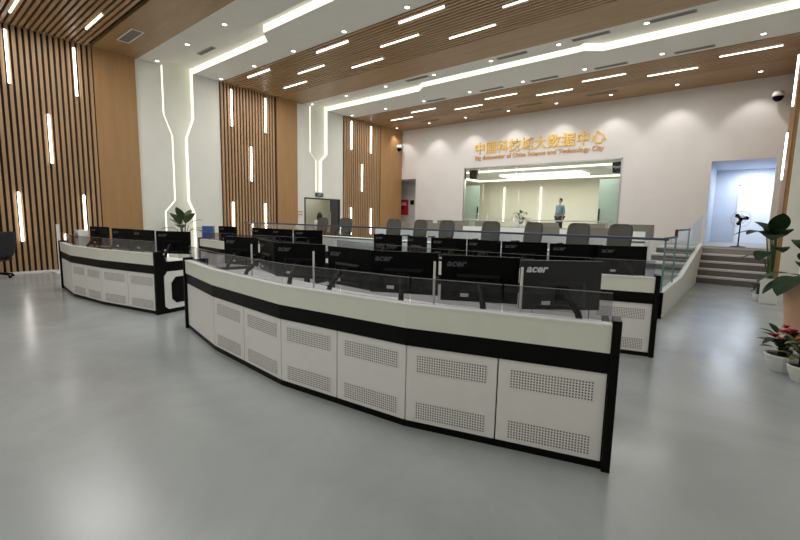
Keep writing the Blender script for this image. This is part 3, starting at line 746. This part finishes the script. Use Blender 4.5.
# ------------------------------------------------------------------ left door, signs, cameras, poster
b = B()
for y0, y1 in ((DY0, DY0+.06), (DY1-.06, DY1)): bx(b, (XL-.06, y0, .5), (XL+.02, y1, DZ))
bx(b, (XL-.06, DY0, DZ-.06), (XL+.02, DY1, DZ)); bx(b, (XL-.06, 12.95, .5), (XL+.01, 13.0, DZ))
d = struct('door_2', b, M['frame'])
b = B(); bx(b, (XL-.03, DY0+.06, .5), (XL-.02, 12.95, DZ-.06)); obj('door_pane', b, M['glassw'], d)
b = B(); bx(b, (XL-.04, 13.0, .5), (XL-.01, DY1-.06, DZ-.06)); obj('door_leaf', b, M['darkdoor'], d)
b = B(); tube(b, [(XL+.05, 12.88, 1.2), (XL+.05, 12.88, 1.9)], .018); bx(b, (XL-.02, 12.87, 1.28), (XL+.05, 12.89, 1.3)); bx(b, (XL-.02, 12.87, 1.8), (XL+.05, 12.89, 1.82)); obj('door_handle', b, M['chrome'], d)
b = B(); bx(b, (XL-1.6, 10.9, .45), (XL-1.5, 14.3, 3)); bx(b, (XL-1.6, 10.8, .45), (XL-.35, 10.9, 3)); bx(b, (XL-1.6, 14.2, .45), (XL-.11, 14.3, 3)); bx(b, (XL-1.6, 10.8, .45), (XL-.04, 14.3, .5)); bx(b, (XL-1.6, 10.8, 2.9), (XL-.36, 14.3, 3))
struct('wall_lobby', b, M['cream'])
t = thing('exit_sign', 'small dark exit sign over the glass door in the left wall', 'sign', (XL+.03, 12.25, 2.62))
b = B(); box(b, (0, 0, 0), (.04, .42, .15)); obj('sign_box', b, M['black'], t)
b = B(); box(b, (.022, 0, 0), (.004, .38, .11)); obj('sign_face', b, M['exit'], t)
text('sign_text', 'EXIT', .09, M['paper'], t, (.026, 0, -.03), (PI/2, 0, PI/2), .001)
t = thing('wall_notice', 'small pale notice with red lines beside the glass door', 'sign', (XL+.012, 11.24, 1.75))
b = B(); box(b, (0, 0, 0), (.015, .22, .3)); obj('plate', b, M['paper'], t)
b = B(); box(b, (.01, 0, .1), (.004, .2, .03)); box(b, (.01, 0, -.02), (.004, .2, .03)); obj('printed_lines', b, M['red'], t)
t = thing('poster', 'red poster hanging in the doorway recess at the back left corner', 'poster', (-15.3, YB+.97, 2.3))
b = B(); box(b, (0, 0, 0), (.62, .03, .86)); obj('board', b, M['red'], t)
b = B(); 
for k, w_ in enumerate((.3, .4)): box(b, (0, -.018, .24-k*.09), (w_, .006, .05))
obj('printed_lines', b, M['paper'], t)
b = B(); prism(b, [(-.12, -.1), (-.02, -.1), (.0, .08), (-.14, .08)], 'y', -.02, -.014); obj('printed_figure', b, M['black'], t)
t = thing('door_reader', 'small black box on the wall right of the red poster', 'wall box', (-14.72, YB+.965, 2.58))
b = B(); box(b, (0, 0, 0), (.22, .06, .24)); obj('housing', b, M['black'], t, bevel=.01)
b = B(); box(b, (0, -.032, .04), (.14, .004, .08)); obj('display', b, M['screen'], t)
def dome(x, y, z, rz, label):
    t = thing('wall_mount_camera', label, 'camera', (x, y, z), rz, 'dome cameras in the back corners')
    b = B(); tube(b, [(0, .3, .1), (0, .05, .12), (0, .0, .08)], .025); box(b, (0, .3, .1), (.12, .03, .16)); obj('bracket', b, M['trimw'], t)
    b = B(); lathe(b, [(.05, .1), (.12, .08), (.15, .0), (.15, -.07)], n=22); obj('housing', b, M['trimw'], t, smooth=True)
    b = B(); ball(b, (0, 0, -.07), (.14, .14, .15)); obj('lens_dome', b, M['gblack'], t)
dome(-14.66, YB-.32, 5.42, 0, 'white dome camera with black lens in the back left corner')
dome(.33, YB-.32, 5.66, 0, 'white dome camera with black lens in the back right corner')
# slim white post by the left console
t = thing('signpost', 'slim white upright stand in front of the oak slats, left of the left console', 'stand', (-14.35, 2.9, 0))
b = B(); box(b, (0, 0, .66), (.05, .07, 1.3)); obj('post', b, M['trimw'], t, bevel=.005)
b = B(); box(b, (.05, .0, .012), (.5, .3, .024)); obj('base', b, M['trimw'], t, bevel=.004)

# ------------------------------------------------------------------ fan at the top of the stairs
t = thing('pedestal_fan', 'black pedestal fan standing on the landing by the white door', 'fan', (-.2, 16.75, 1.0))
b = B(); lathe(b, [(.2, 0), (.2, .02), (.05, .04), (.018, .06), (.018, .8)], n=20); obj('stand', b, M['black'], t)
b = B(); tube(b, [(0, .06, .86), (0, -.08, .86)], [.06, .05], 14); tube(b, [(0, 0, .78), (0, 0, .86)], .025); obj('motor', b, M['black'], t)
b = B()
for k in range(3):
    a = k*2*PI/3+.2; c_, s_ = math.cos(a), math.sin(a)
    pts = [(.03, -.02), (.16, -.06), (.21, .0), (.15, .07), (.03, .03)]
    vs = [b.verts.new((p[0]*c_-p[1]*s_, -.1+.03*p[1]/.07, .86+p[0]*s_+p[1]*c_)) for p in pts]; b.faces.new(vs)
obj('blade', b, M['black'], t)
b = B()
for rr, y in ((.24, -.07), (.24, -.13), (.12, -.15)):
    tube(b, [(rr*math.cos(q*PI/14), y, .86+rr*math.sin(q*PI/14)) for q in range(29)], .004, 5)
for k in range(12):
    a = k*PI/6; tube(b, [(.04*math.cos(a), -.155, .86+.04*math.sin(a)), (.24*math.cos(a), -.13, .86+.24*math.sin(a)), (.24*math.cos(a), -.07, .86+.24*math.sin(a))], .0025, 4)
obj('guard', b, M['grey'], t)

# ------------------------------------------------------------------ plants
def leaf(bm, p, yaw, elev, L, W, droop, mi=0, fold=.12, seg=9):
    p = Vector(p); prev = None; e = elev
    for i in range(seg+1):
        s_ = i/seg; w = W*(math.sin(PI*min(1, s_**.8))**.75)*.5+.001
        d = Vector((math.cos(yaw)*math.cos(e), math.sin(yaw)*math.cos(e), math.sin(e)))
        side = Vector((-math.sin(yaw), math.cos(yaw), 0)); up = side.cross(d)*-1
        row = [bm.verts.new(p+side*w+up*w*fold), bm.verts.new(p), bm.verts.new(p-side*w+up*w*fold)]
        if prev:
            for k in range(2):
                f = bm.faces.new((prev[k], prev[k+1], row[k+1], row[k])); f.smooth = True; f.material_index = mi
        prev = row; p = p+d*L/seg; e -= droop/seg
def plant(name, label, loc, pot, leaves, mats, stem_r=.008, flowers=None, cat='plant', soil=None):
    t = thing(name, label, cat, loc)
    pot(t)
    b = B()
    if soil: lathe(b, [(soil[0], soil[1]-.01), (soil[0], soil[1])], n=20); obj('soil', b, M['soil'], t)
    else: b.free()
    b = B(); st = B()
    for (yaw, elev, h, L, W, droop, out) in leaves:
        base = Vector((random.uniform(-.04, .04), random.uniform(-.04, .04), soil[1]-.02))
        tip = Vector((math.cos(yaw)*out, math.sin(yaw)*out, h)); mid = (base+tip)/2+Vector((0, 0, .05))
        tube(st, [base, mid, tip], [stem_r*1.3, stem_r, stem_r*.7], 6); leaf(b, tip, yaw, elev, L, W, droop)
    obj('foliage', b, mats[0], t, recalc=False); obj('stems', st, mats[1], t)
    if flowers:
        fb = B()
        for (x, y, z, s_) in flowers:
            for k in range(5):
                leaf(fb, (x, y, z), k*2*PI/5+random.random(), 1.0-.5*(k%2), s_, s_*.9, .5, fold=.4, seg=4)
        obj('flowers', fb, flowers_mat[0], t, recalc=False)
    return t
def rnd(n, hr, Lr, Wr, outr, yawr=(0, 2*PI), el=(.2, 1.0), dr=(.6, 1.5)):
    return [(yawr[0]+(yawr[1]-yawr[0])*(i+random.random()*.7)/n, random.uniform(*el), random.uniform(*hr), random.uniform(*Lr), random.uniform(*Wr), random.uniform(*dr), random.uniform(*outr)) for i in range(n)]
def pot_square(t):
    b = B(); prism(b, [(-.15, -.15), (.15, -.15), (.15, .15), (-.15, .15)], 'z', 0, .54); o = obj('pot', b, M['potw'], t, bevel=.012)
def pot_round(r0, r1, h, m, ribs=0):
    def f(t):
        b = B(); lathe(b, [(r0*.9, 0), (r0, .02), ((r0+r1)/2*1.03, h*.5), (r1, h-.015), (r1*.93, h), (r1*.9, h-.05)], n=36, ribs=ribs); obj('pot', b, m, t, smooth=not ribs)
    return f
flowers_mat = [M['redfl']]
plant('broadleaf_plant', 'tall dark broad leaved plant in a square white pot at the foot of the stairs', (.47, 12.05, 0), pot_square,
      [(3.0, .35, 1.5, .62, .3, 1.1, .16), (3.9, .75, 1.42, .6, .42, 1.5, .12), (4.6, .6, 1.4, .58, .44, 1.5, .14), (5.0, .9, 1.42, .5, .4, 1.2, .06), (1.2, 1.25, 1.5, .5, .34, .4, .02), (1.8, .9, 1.45, .5, .36, .8, .08), (2.5, .9, 1.5, .5, .34, .8, .08), (4.3, .1, 1.12, .5, .34, 1.1, .2), (4.9, .3, 1.2, .5, .32, 1.0, .14), (3.3, -.1, 1.05, .45, .2, .6, .2), (4.9, 1.2, 1.52, .5, .36, .5, .05)], (M['leafd'], M['leafm']), .014, soil=(.13, .54))
plant('flowering_plant', 'small red flowering plant in a little white pot beside the square pot', (.31, 12.3, 0), pot_round(.08, .1, .15, M['potw']),
      rnd(16, (.2, .36), (.12, .18), (.06, .09), (.03, .1)), (M['leafd'], M['leafd']), .005, [(-.04, -.03, .42, .05), (.04, .03, .4, .05), (.0, -.06, .36, .045)], soil=(.085, .14))
plant('broadleaf_plant', 'large leaved drooping plant in a big peach coloured tapered pot', (.68, 8.0, 0), pot_round(.13, .24, .95, M['potp']),
      [(3.3, .1, 1.0, .42, .26, 1.2, .16), (4.2, -.1, .98, .5, .3, 1.0, .2), (5.0, .2, 1.1, .5, .28, 1.4, .16), (4.7, .6, 1.3, .5, .3, 1.1, .05), (2.0, .9, 1.3, .4, .26, 1.0, .02), (1.6, .9, 1.15, .3, .22, .8, .04), (3.6, -.6, .95, .36, .2, .4, .24), (4.6, .6, 1.12, .4, .26, 1.6, .06)], (M['leafd'], M['leafm']), .01, soil=(.2, .92))
plant('flowering_plant', 'red flowering plant with dark leaves in a ribbed white bowl on the floor', (.44, 6.42, 0), pot_round(.11, .165, .2, M['potw'], 1),
      rnd(22, (.24, .42), (.16, .26), (.07, .1), (.04, .12), dr=(.5, 1.3)), (M['leafd'], M['leafd']), .006, [(-.02, -.06, .44, .08), (-.08, .0, .38, .07), (.06, -.04, .46, .08), (.02, .05, .42, .07), (-.04, -.1, .36, .07), (.0, .0, .5, .06), (.08, .04, .4, .07), (-.1, -.06, .33, .05)], soil=(.145, .18))
flowers_mat[0] = M['orfl']
plant('flowering_plant', 'orange flowering plant in a white pot beside the ribbed bowl of red flowers', (.6, 6.12, 0), pot_round(.1, .14, .18, M['potw'], 1),
      rnd(18, (.24, .44), (.14, .22), (.07, .1), (.04, .1)), (M['leafo'], M['leafd']), .006, [(-.03, -.04, .5, .06), (.04, .02, .54, .06), (-.06, .04, .44, .05)], soil=(.12, .16))
flowers_mat[0] = M['redfl']
plant('broadleaf_plant', 'green broad leaved plant standing before the first glowing wall recess', (-14.25, 6.15, 0), pot_round(.18, .22, .6, M['potw']),
      [(0.3, 1.0, 1.35, .55, .34, .7, .1), (5.0, 1.1, 1.3, .55, .36, .7, .12), (2.0, 1.2, 1.4, .5, .32, .5, .08), (1.2, .8, 1.3, .5, .3, 1.0, .15), (5.6, .6, 1.2, .5, .3, .9, .2), (3.9, .9, 1.25, .5, .3, .9, .12), (4.6, .4, 1.15, .5, .28, .9, .2), (.8, .4, 1.15, .55, .28, 1.0, .2), (1.7, .3, 1.1, .55, .26, 1.0, .2), (5.2, 1.2, 1.45, .5, .32, .4, .05)], (M['leafm'], M['leafm']), .012, soil=(.19, .57))
plant('broadleaf_plant', 'green plant behind the glass of the viewing window', (-9.0, 20.6, BZ0), pot_round(.16, .2, .5, M['potw']),
      rnd(26, (.6, 1.1), (.3, .42), (.1, .16), (.08, .25)), (M['leafm'], M['leafm']), .01, soil=(.17, .48))

# ------------------------------------------------------------------ people
def skinned(name, pts, edges, rad, m, parent, root=0, sub=2):
    me = bpy.data.meshes.new(name); me.from_pydata(pts, edges, []); me.update()
    o = bpy.data.objects.new(name, me); C.objects.link(o); me.materials.append(m)
    if parent: o.parent = parent
    md = o.modifiers.new('skin', 'SKIN'); md.use_smooth_shade = True
    sv = me.skin_vertices[0].data
    for i, r_ in enumerate(rad): sv[i].radius = r_ if isinstance(r_, tuple) else (r_, r_); sv[i].use_root = (i == root)
    s_ = o.modifiers.new('sub', 'SUBSURF'); s_.levels = sub; s_.render_levels = sub
    return o
def head_parts(t, hz, hairlong=False, front=-1):
    b = B(); ball(b, (0, 0, hz), (.074, .09, .115), seg=18); ball(b, (0, front*.03, hz-.07), (.05, .055, .05)); ball(b, (0, front*.094, hz-.01), (.014, .018, .024))
    for s_ in (-1, 1): ball(b, (s_*.076, .005, hz-.01), (.012, .022, .032))
    hd = obj('head', b, M['skin'], t, smooth=True)
    for s_ in (-1, 1):
        b = B(); ball(b, (s_*.03, front*.08, hz+.015), (.012, .008, .007)); obj('eye', b, M['hair'], hd)
    b = B(); ball(b, (0, front*.078, hz-.058), (.024, .01, .006)); obj('mouth', b, M['redfl'], hd)
    b = B(); ball(b, (0, -front*.016, hz+.03), (.084, .094, .105), seg=18)
    if hairlong:
        ball(b, (0, -front*.055, hz-.1), (.1, .06, .2), seg=18)
        for s_ in (-1, 1): ball(b, (s_*.075, -front*.0, hz-.09), (.03, .05, .17))
    obj('hair', b, M['hair'], t, smooth=True)
def hand(t, p, m, curl):
    p = Vector(p); pts = [tuple(p), tuple(p+Vector((0, 0, -.09)))]; ed = [(0, 1)]; rad = [.024, .03]
    for k, (o_, L) in enumerate(zip((-.03, -.01, .01, .03), (.065, .075, .07, .055))):
        a = len(pts); pts += [tuple(p+Vector((0, o_, -.1))), tuple(p+Vector((curl*.01, o_*1.2, -.1-L*.55))), tuple(p+Vector((curl*.035, o_*1.2, -.1-L)))]
        ed += [(1, a), (a, a+1), (a+1, a+2)]; rad += [.0095, .009, .008]
    a = len(pts); pts += [tuple(p+Vector((curl*.02, -.04, -.05))), tuple(p+Vector((curl*.035, -.055, -.085)))]; ed += [(0, a), (a, a+1)]; rad += [.011, .009]
    skinned('hand', pts, ed, rad, m, t, 0, 1)
# standing man, seen through the window
t = thing('person', 'person in a blue shirt standing inside the viewing room', 'person', (-7.02, 20.5, BZ0), -.5)
skinned('body', [(0, 0, .95), (0, 0, 1.15), (0, 0, 1.38), (0, .0, 1.46), (0, -.01, 1.55), (.1, 0, .9), (.11, -.02, .5), (.11, .02, .08), (.12, -.13, .03), (-.1, 0, .9), (-.11, .0, .5), (-.11, .03, .08), (-.12, -.12, .03),
    (.19, 0, 1.4), (.25, .03, 1.12), (.24, -.05, .88), (-.19, 0, 1.4), (-.25, .03, 1.12), (-.24, -.05, .88)],
    [(0, 1), (1, 2), (2, 3), (3, 4), (0, 5), (5, 6), (6, 7), (7, 8), (0, 9), (9, 10), (10, 11), (11, 12), (2, 13), (13, 14), (14, 15), (2, 16), (16, 17), (17, 18)],
    [(.15, .1), (.14, .1), (.17, .11), .06, .05, .085, .058, .042, .04, .085, .058, .042, .04, .055, .042, .03, .055, .042, .03], M['skin'], t)
skinned('shirt', [(0, 0, .92), (0, 0, 1.15), (0, 0, 1.38), (0, 0, 1.47), (.19, 0, 1.41), (.25, .03, 1.12), (.245, -.03, .95), (-.19, 0, 1.41), (-.25, .03, 1.12), (-.245, -.03, .95)],
    [(0, 1), (1, 2), (2, 3), (2, 4), (4, 5), (5, 6), (2, 7), (7, 8), (8, 9)], [(.19, .135), (.175, .13), (.205, .14), .075, .075, .06, .05, .075, .06, .05], M['shirt'], t)
skinned('trousers', [(0, 0, .93), (.1, 0, .86), (.11, -.01, .5), (.11, .02, .09), (-.1, 0, .86), (-.11, 0, .5), (-.11, .03, .09)], [(0, 1), (1, 2), (2, 3), (0, 4), (4, 5), (5, 6)], [(.18, .125), .11, .08, .07, .11, .08, .07], M['trous'], t)
head_parts(t, 1.66)
for s_ in (-1, 1): hand(t, (s_*.243, -.05, .88), M['skin'], -s_)
# seated woman behind the platform glass
t = thing('person', 'person with long black hair and white top seated before the glass door', 'person', (-12.75, 10.6, .5), PI+.25)
skinned('body', [(0, .05, .5), (0, .06, .72), (0, .05, .96), (0, .04, 1.04), (0, .03, 1.11), (.1, -.05, .5), (.11, -.42, .5), (.11, -.42, .1), (.11, -.53, .04), (-.1, -.05, .5), (-.11, -.42, .5), (-.11, -.42, .1), (-.11, -.53, .04),
    (.16, .05, .97), (.21, .02, .74), (.16, -.2, .7), (-.16, .05, .97), (-.21, .02, .74), (-.16, -.2, .7)],
    [(0, 1), (1, 2), (2, 3), (3, 4), (0, 5), (5, 6), (6, 7), (7, 8), (0, 9), (9, 10), (10, 11), (11, 12), (2, 13), (13, 14), (14, 15), (2, 16), (16, 17), (17, 18)],
    [(.15, .11), (.12, .09), (.14, .095), .05, .045, .085, .06, .04, .035, .085, .06, .04, .035, .045, .036, .027, .045, .036, .027], M['skin'], t)
skinned('blouse', [(0, .05, .52), (0, .06, .72), (0, .05, .96), (0, .04, 1.045), (.16, .05, .98), (.21, .02, .74), (.18, -.12, .71), (-.16, .05, .98), (-.21, .02, .74), (-.18, -.12, .71)],
    [(0, 1), (1, 2), (2, 3), (2, 4), (4, 5), (5, 6), (2, 7), (7, 8), (8, 9)], [(.18, .14), (.15, .12), (.17, .125), .065, .065, .055, .045, .065, .055, .045], M['blouse'], t)
skinned('trousers', [(0, .04, .5), (.1, -.05, .5), (.11, -.43, .5), (.11, -.42, .1), (-.1, -.05, .5), (-.11, -.43, .5), (-.11, -.42, .1)], [(0, 1), (1, 2), (2, 3), (0, 4), (4, 5), (5, 6)], [(.17, .12), .105, .08, .06, .105, .08, .06], M['trous'], t)
head_parts(t, 1.2, True)
for s_ in (-1, 1): hand(t, (s_*.16, -.22, .72), M['skin'], -s_)
b = B(); prism(b, [(-.22, -.22), (.22, -.22), (.22, .24), (-.22, .24)], 'z', .34, .38)
for x in (-.19, .19):
    for y in (-.19, .21): tube(b, [(x, y, 0), (x, y, .34)], .014)
st = obj('stool', b, M['grey']); st.location = (-12.75, 10.6, .5); st.rotation_euler = (0, 0, PI+.25); tag(st, 'plain grey stool under the seated woman', 'stool')

# ------------------------------------------------------------------ lamps
def area(name, loc, sx, sy, w, col=(1, .988, .97), rot=(0, 0, 0)):
    l = bpy.data.lights.new(name, 'AREA'); l.shape = 'RECTANGLE'; l.size = sx; l.size_y = sy; l.energy = w; l.color = col
    o = bpy.data.objects.new(name, l); C.objects.link(o); o.location = loc; o.rotation_euler = rot; return o
LW = 104
for y in (2.9, 8.9, 15.2):
    for x in (-12.2, -7.6, -3.0): area('bar_and_fill_lamp', (x, y, H-.1), 3.6, 1.6, LW*(.8 if y < 4 else 1))
area('bar_and_fill_lamp', (-5.5, -2.2, H-.1), 8, 1.6, 105)  # added fill behind the camera for the desk fronts, no bar light there
area('booth_lamp', (-9, 21.9, BZ1-.25), 8, 4, 320, (1, .98, .93))
area('hall_daylight_fill', (-.1, 19.4, HZ-.1), 1.0, 2.0, 36, (.86, .92, 1))  # added lamp standing in for bluish daylight in the hallway
area('hall_door_fill', (.05, 20.4, 3.5), .9, .5, 26, (.9, .95, 1), (math.radians(25), 0, 0))  # added fill to whiten the hallway door, no fixture here
area('lobby_lamp', (XL-.9, 12.5, 2.8), 1.0, 2.0, 12, (1, .96, .88))
for x in DX:
    l = bpy.data.lights.new('scallop', 'SPOT'); l.energy = 60; l.spot_size = math.radians(85); l.spot_blend = .6; l.shadow_soft_size = .05; l.color = (1, .97, .94)
    o = bpy.data.objects.new('scallop', l); C.objects.link(o); o.location = (x, 17.1, H-.06); o.rotation_euler = (math.radians(14), 0, 0)
w = bpy.data.worlds.new('world'); bpy.context.scene.world = w; w.use_nodes = True
w.node_tree.nodes['Background'].inputs[0].default_value = (.8, .85, .9, 1); w.node_tree.nodes['Background'].inputs[1].default_value = .05

# ------------------------------------------------------------------ camera
def cam_matrix(yaw, pitch, roll):
    cy, sy, cp, sp, cr, sr = math.cos(yaw), math.sin(yaw), math.cos(pitch), math.sin(pitch), math.cos(roll), math.sin(roll)
    fw = Vector((sy*cp, cy*cp, -sp)); rt = Vector((cy, -sy, 0)); dn = fw.cross(rt)
    x = rt*cr+dn*sr; d = -rt*sr+dn*cr
    return Matrix((x, -d, -fw)).transposed().to_4x4()
cd = bpy.data.cameras.new('camera'); cam = bpy.data.objects.new('camera', cd); C.objects.link(cam)
cam.matrix_world = Matrix.Translation((0, 0, 1.65)) @ cam_matrix(-.6876, .1214, -.0213)
cd.sensor_width = 36; cd.sensor_fit = 'HORIZONTAL'; cd.lens = 420/800*36; cd.clip_start = .05; cd.clip_end = 200
sc = bpy.context.scene; sc.camera = cam
sc.view_settings.view_transform = 'Standard'; sc.view_settings.look = 'None'; sc.view_settings.exposure = 0
sc.cycles.use_denoising = True; sc.cycles.max_bounces = 8; sc.cycles.diffuse_bounces = 4; sc.cycles.transparent_max_bounces = 16
sc.cycles.sample_clamp_indirect = 6
